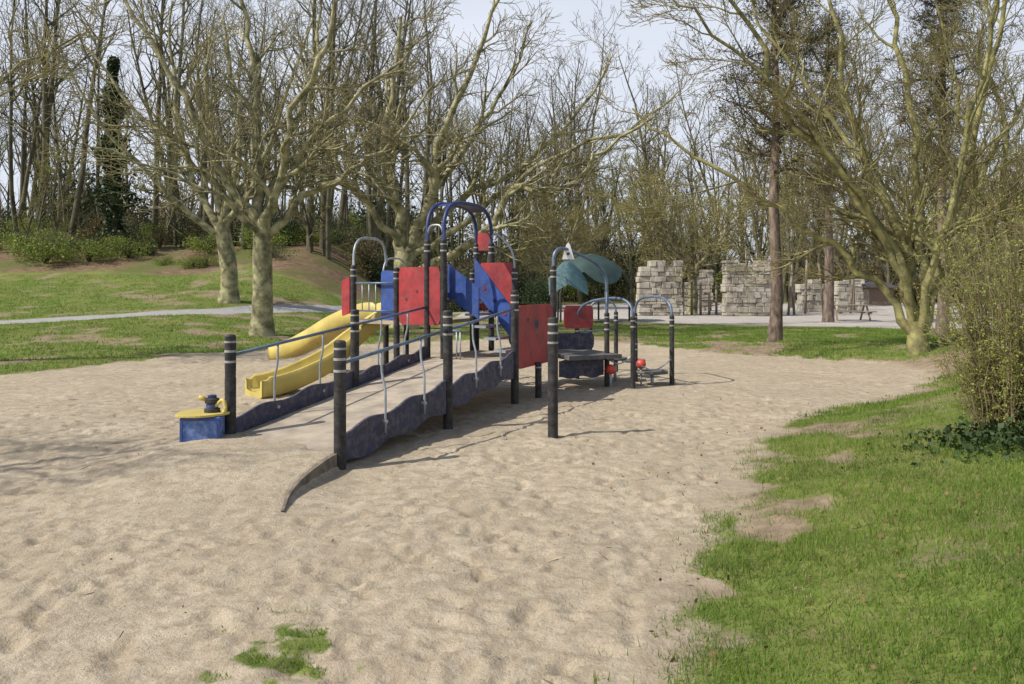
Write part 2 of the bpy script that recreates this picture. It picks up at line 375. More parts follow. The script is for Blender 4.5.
# tree standing left of the view; its branches throw thin shadows over the near sand
tree('plane_tree.007',-13.0,4.2,[(0,0,-.1,.3),(.05,0,2,.26),(.1,0,3.8,.24)],[
 ([(.1,0,3.6),(.6,.3,5.4),(1.2,.6,7.4),(1.6,.8,9)],.13),
 ([(.1,0,3.6),(.2,.9,5.6),(.2,1.8,8)],.12),([(.1,0,3.6),(-.6,-.8,5.6),(-.9,-1.6,8)],.12),
 ([(.1,0,3.6),(-1,0,5.6),(-1.9,0,8)],.12)],[M_bark,M_twig,M_bud],PP,15,k0=7,ll=2.4)
PD=dict(wig=.15,up=.05,rmin=.0055,max=4,kids=[9,6,4,3],ang=(22,50),len=(.5,.85),leaf=1,ls=.022)
tree('multi_stem_tree',9.18,18,[(0,0,-.2,.26),(0,0,.3,.27),(0,0,.8,.22)],[
 ([(-.05,0,.5),(-.52,-.1,2.15),(-1.54,-.3,3.5),(-2.9,-.5,5.1),(-3.8,-.7,6.7),(-4.9,-.9,8.4)],.15),
 ([(-.05,0,.5),(-.3,.2,2.6),(-1.1,.4,4.6),(-1.5,.6,6.7),(-1.76,.7,9.2)],.15),
 ([(0,0,.5),(.16,.1,2.6),(0,.3,5.1),(-.3,.4,7.8),(-.4,.5,9.8)],.13),
 ([(.05,0,.5),(.4,-.1,2.4),(.95,-.3,4.6),(1.5,-.5,7.1),(1.9,-.7,9.4)],.13),
 ([(-.1,0,.5),(-.86,.3,1.75),(-2.0,.6,2.8),(-3.6,1,4.0),(-5.1,1.4,5.0),(-6.3,1.6,6.0)],.11),
 ([(-.1,0,.6),(-.9,-.3,2.6),(-2.4,-.7,4.6),(-4.4,-1,6.6),(-6.2,-1.2,8.2)],.10),
 ([(.1,0,.5),(.6,.2,1.9),(1.6,.5,4),(2.75,.6,5.9),(3.5,.7,8)],.11),
 ([(0,.1,.5),(-.2,.7,3),(-.9,1.6,5.2),(-2.4,2.2,7.4),(-3.3,2.4,9.5)],.11),
 ([(0,-.1,.5),(.2,-.6,2.6),(.4,-1.2,4.8),(.7,-1.6,7.2),(.8,-1.7,9.5)],.10)],[M_barkD,M_twigD,M_bud],PD,21,k0=9,ll=2.7)
tree('multi_stem_tree.001',13.4,21.5,[(0,0,-.2,.22),(0,0,.3,.22),(0,0,.8,.2)],[
 ([(-.05,0,.5),(-.7,-.1,3.2),(-1.4,-.3,6),(-2.4,-.5,9.6)],.12),
 ([(0,0,.5),(.1,.2,3.4),(0,.4,6.6),(-.3,.6,10)],.13),
 ([(.05,0,.5),(.8,-.1,3.2),(1.6,-.3,6.2),(2.2,-.5,9.8)],.11),
 ([(-.1,0,.5),(-1.5,.3,2.5),(-3.6,.6,5.2),(-5.2,.7,8.4)],.10)],[M_barkD,M_twigD,M_bud],PD,22,k0=9,ll=2.8)
PS2=dict(wig=.16,up=.05,rmin=.012,max=3,kids=[9,8,6,0],ang=(28,60),len=(.55,.85),leaf=3,ls=.045)
for i,(x,y,s) in enumerate(((10.6,47,1.0),(23,40,.95),(3.2,58,1.0))):
    lm=[]; random.seed(300+i)
    for k in range(6):
        a=k*1.05+R(-.3,.3); e=R(.6,1.2)
        lm.append(([(0,0,2.2*s),(math.cos(a)*1.2*e,math.sin(a)*1.2*e,3.6*s),(math.cos(a)*2.8*e,math.sin(a)*2.8*e,5.2*s),(math.cos(a)*4.6*e,math.sin(a)*4.6*e,R(6.2,9)*s)],.14))
    tree('plane_tree.%03d'%(4+i),x,y,[(0,0,-.1,.3),(.1,0,1.2,.26),(0,0,2.6,.24)],lm,[M_bark,M_twigD,M_bud],PS2,310+i,k0=9)
def pine(name,x,y,hh,r,seed,c0,dens=1.0,spread=2.6,tw=.016):
    random.seed(seed); mb=MB(); n=14
    pts=[V(.05*math.sin(i*.9),.05*math.cos(i*.7),hh*i/n) for i in range(n+1)]
    rad=[r*(1-.75*(i/n)) for i in range(n+1)]; rad[0]*=1.25
    mb.tube(pts,rad,10)
    for i in range(int(58*dens)):
        z=c0+(hh-c0)*(i+R(0,1))/(58*dens); a=R(0,6.28); l=spread*(1.05-.7*(z-c0)/(hh-c0))*R(.4,1.1)
        d=V(math.cos(a),math.sin(a),R(.0,.7)); p=V(0,0,z); q=[p]
        for s in range(4): 
            d=(d+rv()*.28+V(0,0,.03)).normalized(); p=p+d*l/4; q.append(p)
        mb.tube(q,[.04,.032,.024,.015,.008],4)
        for s in range(1,5):
            for _ in range(4):
                c=q[s]+rv()*.32
                mb.tube([q[s],c],[.010,.005],3)
                for k in range(22):
                    u=rv().normalized()*R(.06,.22); u.z=u.z*.6+.03
                    i0=len(mb.v); w=V(u.y,-u.x,R(-.1,.1)).normalized()*tw; c2=c+rv()*.09
                    mb.v+=[c2-w,c2+w,c2+u]; mb.f.append((i0,i0+1,i0+2)); mb.m.append(1); mb.smooth.append(False)
    return mb.obj(name,[M_pinebark,M_needle],None,(x,y,Hs(x,y)-.1))
pine('pine_tree',7.27,22,10.5,.19,31,4.7,.8,2.4)
pine('pine_tree.001',14.5,36.5,14,.24,32,5.5,1.1,3.6,.022)
pine('pine_tree.002',14.6,27,12.5,.2,33,6.0,1.1,3.2)
# ------------------------------------------------------------ background woods
woods=empty('background_woodland')
def variant(seed,hh,leaf,mats,low=.33,kd=(15,6,5,3),ls=.07):
    random.seed(seed); mb=MB()
    P=dict(wig=.14,up=.12,rmin=.014,max=3,kids=list(kd)[1:]+[0],ang=(28,55),len=(.42,.7),leaf=leaf,ls=ls)
    n=10; pts=[V(0,0,0)]; d=V(R(-.08,.08),R(-.08,.08),1).normalized()
    for i in range(n): d=(d+rv()*.05+V(0,0,.05)).normalized(); pts.append(pts[-1]+d*hh/n)
    r=R(.16,.30); rad=[r*(1-.85*i/n) for i in range(n+1)]; mb.tube(pts,rad,7)
    for c in range(kd[0]):
        t=low+(1-low)*(c+R(0,1))/kd[0]; f=t*n;i=min(int(f),n-1); q=pts[i].lerp(pts[i+1],f-i); rr=rad[i]
        a=R(0,6.28); dd=V(math.cos(a)*.65,math.sin(a)*.65,R(.5,1.1)).normalized()
        grow(mb,q,dd,hh*R(.18,.32)*(1.2-.75*t),min(rr*.6,.11),1,P)
    me_o=mb.obj('tmp',mats); me=me_o.data; bpy.data.objects.remove(me_o); return me
fm=[M_fbark,M_fbark,M_bud]; fmb=[M_fbark,M_twigD,M_budbrown]
VAR=[variant(100+i,R(20,27),[0,1,1,0,0,2][i],fm,low=R(.28,.45),kd=(14,5,4,2)) for i in range(6)]
VARW=[variant(120+i,R(11,15),5,[M_fbark,M_twigD,M_bud] if i else fmb,low=.12,kd=(17,7,5,3),ls=.06) for i in range(3)]
def inst(nm,me,x,y,s,sz=None):
    o=bpy.data.objects.new(nm,me); scene.collection.objects.link(o); o.parent=woods
    o.location=(x,y,Hs(x,y)-.3); o.rotation_euler=(R(-.03,.03),R(-.03,.03),R(0,6.28)); o.scale=(s,s,sz or s); return o
random.seed(55); placed=0
while placed<210:
    y=R(47,125); x=R(-.78,.78)*y; px=512+796*x/y
    if x>-6 and y<76: continue
    if 95<px<205 and R(0,1)<.8: continue
    if px>600 and R(0,1)<.5: continue
    inst('woodland_tree',random.choice(VAR),x,y,R(.75,1.1)); placed+=1
for i in range(60):
    x=R(2,66); y=R(77,100); inst('woodland_small_tree',random.choice(VARW),x,y,R(.8,1.25))
for x,y in((9.5,62),(14,70),(21,60),(28,66),(36,62),(17,56),(1.5,66),(31,52),(26,48),(6,70),(24,71),(33,70)):
    inst('woodland_small_tree',random.choice(VARW),x,y,R(.6,.85))
for i in range(14):
    y=R(50,62); x=R(-.7,-.15)*y; inst('woodland_small_tree',VARW[1+i%2],x,y,R(.35,.6))
def shrub(seed,n,w,hh,ls,mats,stems=30):
    random.seed(seed); mb=MB()
    cl=[(R(-w,w)*.75,R(-w,w)*.75,R(.2,.85)*hh,R(.3,.55)) for _ in range(12)]
    for i in range(stems):
        a=R(0,6.28);e=R(.2,1)*w; p=[V(math.cos(a)*e*.2*t_+math.cos(a)*e*.8*t_*t_,math.sin(a)*e*t_*t_,hh*R(.85,1.2)*t_) for t_ in(0,.35,.7,1.05)]
        mb.tube(p,[.03,.022,.015,.008],3)
    for i in range(n):
        c=random.choice(cl); q=V(c[0]+random.gauss(0,1)*c[3]*w*.55,c[1]+random.gauss(0,1)*c[3]*w*.55,abs(c[2]+random.gauss(0,1)*c[3]*hh*.32))
        mb.quad(q,ls*R(.6,1.4),1,.6)
    o=mb.obj('tmp',mats); me=o.data; bpy.data.objects.remove(o); return me
SH=[shrub(200,1500,2.2,3.0,.09,[M_fbark,M_shrub]),shrub(201,1300,2.0,3.6,.08,[M_fbark,M_budbrown],60),shrub(202,1900,2.0,2.4,.08,[M_fbark,M_shrubl],50),shrub(203,2400,2.2,4.0,.10,[M_fbark,M_ivy])]
random.seed(56)
for i in range(150):
    if i<70: y=R(51,68) if i>10 else R(46,52); x=R(-.75,-.12)*y
    else: y=R(76,94); x=R(-.2,.78)*y
    k=random.choices([0,1,2,3],[.32,.26,.24,.18])[0]; s=R(.55,1.1)*(1.2 if y>70 else (.55 if y<52 else .85))
    inst('woodland_shrub',SH[k],x,y,s,s*R(.7,1.15))
for x,y,s in((-27.5,47,.95),(-25.2,47.5,.8),(-23.4,48.5,.75),(-29.5,49,.9),(-19,50,.7),(-16,51,.8)): inst('woodland_shrub',SH[2],x,y,s,s*.9)
for i in range(120):
    y=R(98,150); x=R(-.78,.78)*y; s=R(1.5,2.5); inst('woodland_shrub',SH[random.choice([0,1,2,3])],x,y,s,s*R(.9,1.3))
for i in range(14):
    x=R(-7,2);y=R(50,60); s=R(.6,1.0); inst('woodland_shrub',SH[random.choice([0,1,3])],x,y,s)
random.seed(77); mb=MB(); mb.tube([V(0,0,0),V(.1,0,6),V(0,0,12.5)],[.3,.22,.06],8)
for i in range(5200):
    t=R(0,1)**.8; z=.8+t*11.6; w=(1.25-.9*t*t)*(.75+.35*math.sin(z*2.1))*R(.3,1.05); a=R(0,6.28); mb.quad(V(math.cos(a)*w,math.sin(a)*w,z+R(-.3,.3)),R(.08,.17),1,.8)
mb.obj('ivy_covered_tree',[M_fbark,M_ivy],None,(-25.3,50.5,Hs(-25.3,50.5)-.3))
# right-hand bush with ivy at its foot
random.seed(88); mb=MB(); bx,by=4.5,7.1; bz=Hs(bx,by)
for i in range(230):
    a=R(0,6.28); e=R(.1,1); ox,oy=math.cos(a)*.34*e,math.sin(a)*.34*e; hgt=R(.7,2.15); sp=R(.05,.62)
    p=[V(ox,oy,-.05)]
    for t_ in(.25,.5,.75,1): p.append(V(ox+math.cos(a)*sp*t_**1.4,oy+math.sin(a)*sp*t_**1.4,hgt*t_)+rv()*.035)
    mb.tube(p,[.007,.006,.005,.0035,.002],4)
    for k in range(15):
        f=R(.5,4); j=min(int(f),3); q=p[j].lerp(p[j+1],f-j); d=(rv()*.8+V(math.cos(a)*.4,math.sin(a)*.4,.6)).normalized()*R(.08,.34)
        e2=q+d+rv()*.02; mb.tube([q,q+d*.5+rv()*.02,e2],[.0026,.0019,.0012],3)
        for s in range(8): mb.quad(q.lerp(e2,R(.1,1))+rv()*.012,R(.006,.016),1,.55)
mb.obj('spring_bush',[mat('bush_stems',(.26,.21,.11),(.15,.12,.06),scale=3,rough=.9),leafmat('bush_leaves',(.40,.44,.10),(.25,.29,.07),.45)],None,(bx,by,bz))
mb=MB()
for i in range(3200):
    a=R(0,6.28); e=abs(random.gauss(0,.36)); x=bx-.05+math.cos(a)*e*1.3; y=by-.25+math.sin(a)*e*1.1; 
    mb.quad(V(x,y,0)+V(0,0,Hs(x,y)+abs(random.gauss(0,.12))*max(.1,1-e)),R(.015,.036),0,.85)
mb.obj('ivy_plant',[leafmat('ivy_ground',(.07,.115,.035),(.03,.05,.018),.2)])
# ------------------------------------------------------------ play structure
M_post=mat('dark_plastic_post',(.035,.035,.037),(.018,.018,.02),scale=9,rough=.6,spec=.3,dust=.18)
M_ring=mat('post_ring_grey',(.42,.41,.39),(.26,.25,.24),scale=9,rough=.6,spec=.3)
M_steel=mat('galvanised_steel',(.38,.42,.45),(.26,.29,.32),scale=12,rough=.45,metal=.4)
M_rail=mat('blue_grey_rail',(.15,.20,.28),(.09,.13,.20),scale=8,rough=.45,metal=.3)
M_navy=mat('navy_panel',(.048,.05,.095),(.026,.028,.055),scale=5,rough=.7,bump=.1,contrast=(.3,.7),dust=.35)
M_red=mat('red_panel',(.36,.028,.035),(.20,.018,.025),scale=3,rough=.5,dust=.16)
M_blue=mat('blue_panel',(.03,.085,.33),(.018,.05,.20),scale=3,rough=.5,dust=.16)
M_arch=mat('dark_blue_arch',(.02,.04,.16),(.015,.028,.10),scale=5,rough=.5)
M_yel=mat('yellow_slide',(.60,.48,.12),(.43,.35,.09),scale=2.5,rough=.5,dust=.3)
M_deck=mat('sandy_ramp_boards',(.42,.36,.28),(.25,.215,.17),scale=4,rough=.95,bump=.3,bscale=60,dust=.6)
M_dk=mat('deck_edge_grey',(.13,.125,.12),(.07,.07,.07),scale=8,rough=.8,dust=.3)
M_curb=mat('worn_curb',(.22,.185,.14),(.10,.085,.07),scale=10,rough=.95,bump=.4)
M_white=mat('white_plastic',(.8,.8,.78),(.6,.6,.58),rough=.5)
PS=empty('playground_structure')
U=V(.392,.92,0).normalized(); W=V(-.832,.555,0).normalized()
R1=V(-1.62,7.5,0); L1=V(-2.97,8.4,0); R3=V(.04,11.4,0)
def T(a,b_,z=0): return R3+U*a+W*b_+V(0,0,z)
def post(p,top,r=.058,name='post',rings=3):
    mb=MB(); prof=[]; bands=[(top-.09,top-.068),(top-.19,top-.165),(top-.30,top-.275)][:rings]
    step=.15
    prof.append((-.12,r,0)); z=.0
    while z+step<top-.36:
        prof+= [(z,r,0),(z+step-.008,r,0),(z+step-.006,r*.95,0),(z+step-.002,r*.95,0)]; z+=step
    prof+=[(max(z,top-.34),r,0)]
    for a,b_ in reversed(bands): prof+=[(a,r,0),(a+.001,r*1.03,1),(b_,r*1.03,0),(b_+.001,r,0)]
    prof+=[(top-.02,r,0),(top-.005,r*.8,0),(top,r*.4,0)]
    mb.lathe(p.x,p.y,prof,20); return mb.obj(name,[M_post,M_ring],PS)
def bar(pts,r,name,m,n=8,sub=1):
    mb=MB(); 
    if sub>1: pts=smooth(pts,sub)
    mb.tube(pts,[r]*len(pts),n,0,True); return mb.obj(name,[m],PS)
def panel(p0,p1,zb0,zt0,zb1,zt1,m,name='panel',amp=0,waves=3,th=.012,shape=None):
    mb=MB(); n=44; d=(p1-p0).normalized(); nn=V(-d.y,d.x,0)*th
    for i in range(n+1):
        t=i/n; q=p0.lerp(p1,t); w=amp*math.cos(t*waves*2*math.pi)
        zb=zb0+(zb1-zb0)*t+w; zt=zt0+(zt1-zt0)*t-w*.9
        if shape=='round':
            e=min(t,1-t); c=.10
            if e<c: dd=(1-math.sqrt(max(0,1-((c-e)/c)**2)))*.09; zt-=dd; zb+=dd
        if shape=='arch': zt+= .16*math.sin(math.pi*t)-.16
        for s,z in((1,zb),(1,zt),(-1,zt),(-1,zb)): mb.v.append(V(q.x,q.y,z)+nn*s)
    for i in range(n):
        for j in range(4):
            a=i*4+j; b_=i*4+(j+1)%4; mb.f.append((a,b_,b_+4,a+4)); mb.m.append(0); mb.smooth.append(False)
    for e in((0,1,2,3),(n*4+3,n*4+2,n*4+1,n*4)): mb.f.append(e);mb.m.append(0);mb.smooth.append(False)
    return mb.obj(name,[m],PS)
def disc(c,nrm,r,th,m,name):
    mb=MB(); nrm=nrm.normalized(); mb.tube([c-nrm*th,c+nrm*th],[r,r],20,0,True); return mb.obj(name,[m],PS)
def arch(p0,p1,h_,r,m,name='arch_tube',flat=.55):
    pts=[p0-V(0,0,.25)]; n=18
    for i in range(n+1):
        a=math.pi*i/n; x=(1-math.copysign(abs(math.cos(a))**flat,math.cos(a)))/2
        pts.append(p0.lerp(p1,x)+V(0,0,h_*math.sin(a)**flat))
    pts.append(p1-V(0,0,.25)); return bar(pts,r,name,m)
mb=MB(); nb=30
def rampz(t): return .13+.47*t
for i in range(nb):
    t0,t1=i/nb,(i+1)/nb-.0008
    a=R1.lerp(R3,t0)+W*.03; b_=R1.lerp(R3,t1)+W*.03; c=b_+W*1.56; d=a+W*1.56
    i0=len(mb.v)
    for q,t in((a,t0),(b_,t1),(c,t1),(d,t0)): mb.v.append(V(q.x,q.y,rampz(t)))
    for q,t in((a,t0),(b_,t1),(c,t1),(d,t0)): mb.v.append(V(q.x,q.y,rampz(t)-.05))
    for f in((0,1,2,3),(7,6,5,4),(0,4,5,1),(1,5,6,2),(2,6,7,3),(3,7,4,0)): mb.f.append(tuple(i0+k for k in f)); mb.m.append(0); mb.smooth.append(False)
mb.obj('ramp_deck',[M_deck],PS)
mb=MB(); pts=smooth([V(x,y,0) for x,y in EDGE],4)
for i,p in enumerate(pts):
    z=Hs(p.x-.10,p.y)+.004
    for dx,zz in((0.014,-.15),(0.010,z),(-.012,z),(-.012,-.15)): mb.v.append(V(p.x+dx,p.y,zz))
for i in range(len(pts)-1):
    for j in range(4):
        a=i*4+j;b_=i*4+(j+1)%4; mb.f.append((a,b_,b_+4,a+4)); mb.m.append(0); mb.smooth.append(False)
mb.obj('ramp_foot_curb',[M_curb],PS)
def along(P0,t): return P0+(R3-R1)*t
for t,top in((0,1.20),(.515,1.42),(1,1.65)): post(along(R1,t),top,.058,'ramp_post')
for t,top in((0,1.20),(.54,1.40)): post(along(L1,t),top,.058,'ramp_post')
dn=(R3-R1).normalized()
for P0,side in((R1,-1),(L1,1)):
    ts=[0,.515 if side<0 else .54,1]
    for k in range(2):
        ta,tb=ts[k],ts[k+1]; a=along(P0,ta)+dn*.07; b_=along(P0,tb)-dn*.07
        zb=lambda t: .02+.40*t
        panel(a,b_,zb(ta),zb(ta)+.31,zb(tb),zb(tb)+.34,M_navy,'ramp_side_panel',.028,2.5,.014)
        bar([a-dn*.05+V(0,0,.98+.40*ta),b_+dn*.05+V(0,0,.98+.40*tb)],.019,'handrail',M_rail)
        for f in(.33,.70):
            t=ta+(tb-ta)*f; q=along(P0,t); zt=.98+.40*t; off=W*(.055*side)
            bar([V(q.x,q.y,zt),q+off*.1+V(0,0,zt-.22),q+off*.8+V(0,0,zt-.36),q+off+V(0,0,zt-.46),q+off+V(0,0,zb(t)+.12)],.013,'baluster',M_steel,8,3)
            bar([q+off*1.4+V(0,0,zb(t)+.24),q-off*.4+V(0,0,zb(t)+.24)],.02,'panel_bolt',M_steel)
def deck(a0,a1,b0,b1,z,m=M_deck,name='platform'):
    mb=MB(); c=T((a0+a1)/2,(b0+b1)/2,z-.03); mb.box(c,U*(a1-a0)/2,W*(b1-b0)/2,V(0,0,.03)); return mb.obj(name,[m],PS)
deck(.03,1.6,.03,1.58,.60); deck(.0,1.6,1.64,3.2,1.15); deck(.25,1.65,1.25,1.63,1.5,M_dk)
for a,b_,top in((0,1.62,2.42),(0,1.3,2.42),(1.75,1.62,2.45),(1.75,1.3,2.45),(0,2.25,2.0),(0,3.2,2.05),(1.0,3.2,2.05),(1.6,0,2.03),(1.7,3.2,1.95),(1.7,2.3,1.95),(1.6,.75,2.0),(1.6,1.62,2.0)):
    post(T(a,b_),top,.05,'tower_post',2)
arch(T(0,1.62,2.42),T(1.75,1.62,2.45),.60,.032,M_arch,'arch_tube',.62)
arch(T(0,1.3,2.42),T(1.75,1.3,2.45),.60,.032,M_arch,'arch_tube',.62)
mb=MB(); n=12
for k in range(n+1):
    a=math.pi*(.30+.40*k/n); x=(1-math.copysign(abs(math.cos(a))**.62,math.cos(a)))/2; zz=2.43+.60*math.sin(a)**.62
    mb.v+= [T(1.75*x,1.62,zz),T(1.75*x,1.3,zz)]
for k in range(n): mb.f.append((2*k,2*k+1,2*k+3,2*k+2)); mb.m.append(0); mb.smooth.append(True)
mb.obj('arched_roof',[M_arch],PS)
arch(T(0,3.2,2.0),T(1.0,3.2,2.0),.52,.022,M_steel,'arch_tube',.6)
arch(T(0,1.62,2.3),T(0,1.3,2.3),.34,.018,M_steel,'arch_tube',.6)
arch(T(1.75,1.3,2.3),T(1.6,.75,1.9),.40,.018,M_steel,'arch_tube',.6)
arch(T(.9,3.2,1.7),T(1.7,3.2,1.7),.5,.018,M_steel,'arch_tube',.6)
panel(T(-.0,2.19),T(0,1.36),1.10,2.00,1.10,2.00,M_red,'red_panel',0,3,.014,'round')
panel(T(.0,3.28),T(.0,3.46),1.25,1.85,1.2,1.8,M_red,'red_panel',0,1,.012,'round')
panel(T(1.08,3.2),T(1.64,3.2),1.16,2.0,1.16,2.0,M_blue,'blue_panel',0,1,.012,'arch')
panel(T(.06,2.62),T(.06,2.32),1.16,1.95,1.16,1.95,M_blue,'blue_panel',0,1,.012,'round')
bar([T(0,3.14,1.75),T(0,2.3,1.75)],.018,'guard_rail',M_rail); bar([T(0,3.14,1.3),T(0,2.3,1.3)],.014,'guard_rail',M_rail)
for b_ in(3.0,2.85,2.7): bar([T(0,b_,1.3),T(0,b_,1.75)],.009,'guard_bar',M_steel)
panel(T(.08,0),T(1.52,0),.50,1.42,.50,1.42,M_red,'red_panel',0,1,.014,'round')
disc(T(.8,-.018,1.12),W,.07,.006,M_navy,'panel_window'); disc(T(.45,-.018,1.2),W,.035,.006,M_navy,'panel_dot')
panel(T(.95,.42),T(.95,1.22),.80,1.28,1.62,2.16,M_blue,'stair_side_panel',.0,2,.013)
panel(T(.35,.82),T(.35,1.42),1.20,1.68,1.52,2.05,M_blue,'stair_side_panel',0,2,.013)
panel(T(1.66,1.5),T(1.66,.8),1.3,2.1,1.3,2.1,M_red,'red_panel',0,1,.012,'round')
panel(T(1.75,1.6),T(1.75,1.33),2.32,2.62,2.32,2.62,M_red,'red_gable',0,1,.012)
panel(T(1.3,.1),T(1.3,.72),.62,1.0,.75,1.3,M_blue,'blue_panel',0,1,.012,'round')
for k in range(3): disc(T(.93,.62+.2*k,1.27+.2*k),U,.03,.006,M_arch if k%2 else M_red,'panel_dot')
for k in range(3): disc(T(-.018,1.6+.22*k,1.5+.12*(k%2)),U,.022,.006,M_navy,'panel_dot')
for k in range(5):
    mb=MB(); mb.box(T(.66,.45+.18*k,.72+.18*k),U*.29,W*.11,V(0,0,.018)); mb.obj('stair_tread',[M_steel],PS)
bar([T(0,1.3,1.05),T(0,.95,1.02)],.016,'guard_rail',M_rail)
for b_ in(1.05,.98): bar([T(0,b_,.6),T(0,b_,1.03)],.012,'guard_bar',M_steel)
bar([T(1.7,2.35,1.9),T(1.7,3.15,1.9)],.018,'guard_rail',M_steel)
def slide(pts,w,wall,name):
    mb=MB(); P_=smooth([V(*p) for p in pts],7); n=len(P_)
    for i in range(n):
        t=(P_[min(i+1,n-1)]-P_[max(i-1,0)]); t.z=0; t.normalize(); s=V(-t.y,t.x,0)
        ws=wall*(1 if 2<i<n-3 else .8)
        prof=[(-w,ws),(-w+.02,ws+.012),(-w+.045,ws*.9),(-w*.78,.03),(-w*.3,0),(w*.3,0),(w*.78,.03),(w-.045,ws*.9),(w-.02,ws+.012),(w,ws),(w,-.06),(w*.85,-.09),(-w*.85,-.09),(-w,-.06)]
        for a,z in prof: mb.v.append(P_[i]+s*a+V(0,0,z))
    m_=len(prof)
    for i in range(n-1):
        for j in range(m_):
            a=i*m_+j;b_=i*m_+(j+1)%m_; mb.f.append((a,b_,b_+m_,a+m_)); mb.m.append(0); mb.smooth.append(True)
    mb.f.append(tuple(range(m_))); mb.m.append(0); mb.smooth.append(False)
    mb.f.append(tuple((n-1)*m_+j for j in range(m_))[::-1]); mb.m.append(0); mb.smooth.append(False)
    return mb.obj(name,[M_yel],PS)
slide([(-1.95,13.65,1.16),(-2.25,13.62,1.08),(-2.65,13.5,.78),(-3.05,13.2,.42),(-3.45,12.8,.20),(-3.75,12.5,.10),(-3.98,12.25,.08)],.25,.22,'yellow_slide')
slide([(-2.2,14.5,1.18),(-2.65,14.8,1.15),(-3.3,15.3,.92),(-3.95,15.8,.58),(-4.45,16.15,.36),(-4.8,16.4,.28)],.27,.22,'yellow_slide.001')
post(V(.46,8.95,0),1.36,.058,'climbing_post'); post(V(.40,12.1,0),.55,.05,'climbing_post',1)
Wp=V(1.62,13.6,0); post(Wp,1.25,.045,'climbing_post')
arch(T(1.6,0,2.0),Wp+V(0,0,1.6),.42,.028,M_rail,'arch_tube',.6); bar([Wp+V(0,0,1.0),Wp+V(0,0,1.6)],.028,'arch_leg',M_rail)
mb=MB(); c=V(.92,13.05,2.14)
sh_=[(-.10,0),(-.03,.24),(0,.28),(.03,.24),(.10,0)]
for s in(-.01,.01):
    for x,z in sh_: mb.v.append(c+V(x,s,z))
mb.f+=[(4,3,2,1,0),(5,6,7,8,9)]+[(i,(i+1)%5,(i+1)%5+5,i+5) for i in range(5)]; mb.m=[0]*7; mb.smooth=[False]*7
mb.obj('white_finial',[M_white],PS); disc(c+V(0,-.012,.09),V(0,1,0),.025,.004,M_navy,'finial_dot')
mb=MB(); mb.box(V(1.15,13.8,.52),V(.45,.2,0),V(-.25,.6,0),V(0,0,.035)); mb.obj('platform',[M_dk],PS)
panel(V(.78,13.15,0),V(1.55,13.5,0),.18,.48,.18,.48,M_navy,'navy_panel',.02,2,.012)
panel(V(.75,14.3,0),V(1.5,14.6,0),.55,.85,.55,.85,M_navy,'blue_panel',0,2,.012,'round')
panel(V(.95,14.6,0),V(1.5,14.75,0),.92,1.34,.92,1.34,M_red,'red_panel',0,2,.012,'round')
cl=[(1.2,14.7,1.05),(1.54,15.7,1.2),(2.05,15.7,1.2),(2.02,13.3,1.2),(2.75,13.7,1.2),(2.32,15.0,1.2),(2.2,14.2,.75)]
for x,y,t in cl: post(V(x,y,0),t,.042,'climbing_post',2)
arch(V(1.2,14.7,1.0),V(2.02,13.3,1.15),.40,.024,M_rail,'arch_tube',.7)
arch(V(2.32,15.0,1.15),V(2.75,13.7,1.15),.36,.024,M_rail,'arch_tube',.7)
arch(V(1.54,15.7,1.15),V(2.05,15.7,1.15),.26,.02,M_rail,'arch_tube',.7)
for x,y,z,r in((2.42,13.75,.22,.27),(1.85,14.3,.40,.22),(2.25,14.75,.32,.22)):
    disc(V(x,y,z),V(0,0,1),r,.022,M_dk,'stepping_disc'); bar([V(x,y,-.1),V(x,y,z)],.03,'stepping_disc_stem',M_steel)
M_ball=mat('red_ball_mat',(.62,.07,.04),rough=.45)
for x,y,z in((1.66,13.4,.30),(2.22,13.7,.36)):
    mb=MB(); k=12; prof=[(z-.085*math.cos(math.pi*i/k),max(.085*math.sin(math.pi*i/k),.002),0) for i in range(k+1)]; mb.lathe(x,y,prof,20,None,True); mb.obj('red_ball',[M_ball],PS)
    bar([V(x,y,-.1),V(x,y,z)],.016,'ball_stem',M_steel)
bar([V(1.55,13.5,.5),V(1.8,13.35,.40),V(2.02,13.3,.55)],.012,'chain',M_steel,6,4)
bar([V(2.02,13.3,.45),V(2.4,13.45,.28),V(2.75,13.7,.45)],.012,'chain',M_steel,6,4)
bar([V(2.02,13.3,.85),V(2.32,15.0,.85)],.016,'side_rail',M_rail); bar([V(1.2,14.7,.85),V(2.05,15.7,.85)],.016,'side_rail',M_rail)
# sand play table
ST=empty('sand_play_table')
def sobj(mb,n,m,bv=0): return mb.obj(n,[m],ST,bevel=bv)
c=V(-3.20,8.28,.03); ca=.12; ux=V(math.cos(ca),math.sin(ca),0); uy=V(-math.sin(ca),math.cos(ca),0)
mb=MB(); mb.box(c+V(0,0,.165),ux*.195,uy*.17,V(0,0,.175)); sobj(mb,'blue_box',mat('faded_blue_plastic',(.16,.24,.46),(.06,.12,.33),scale=14,rough=.7,contrast=(.4,.6)),.015)
for sx in(-1,1):
    for zz in(.02,.32):
        mb=MB(); mb.box(c+uy*-.172+ux*(.0)+V(0,0,zz),ux*.196,uy*.006,V(0,0,.014)); 
        if sx==1: sobj(mb,'box_rim',M_blue,.003)
    mb=MB(); mb.box(c+uy*-.172+ux*(sx*.182)+V(0,0,.17),ux*.014,uy*.008,V(0,0,.13)); sobj(mb,'box_corner',M_blue,.003)
mb=MB(); pts=[(math.cos(a)*.26*(1+.10*math.cos(3*a)),math.sin(a)*.24) for a in [2*math.pi*i/28 for i in range(28)]]
for z in(.345,.368):
    for x,y in pts: mb.v.append(c+ux*(x-.03)+uy*y+V(0,0,z))
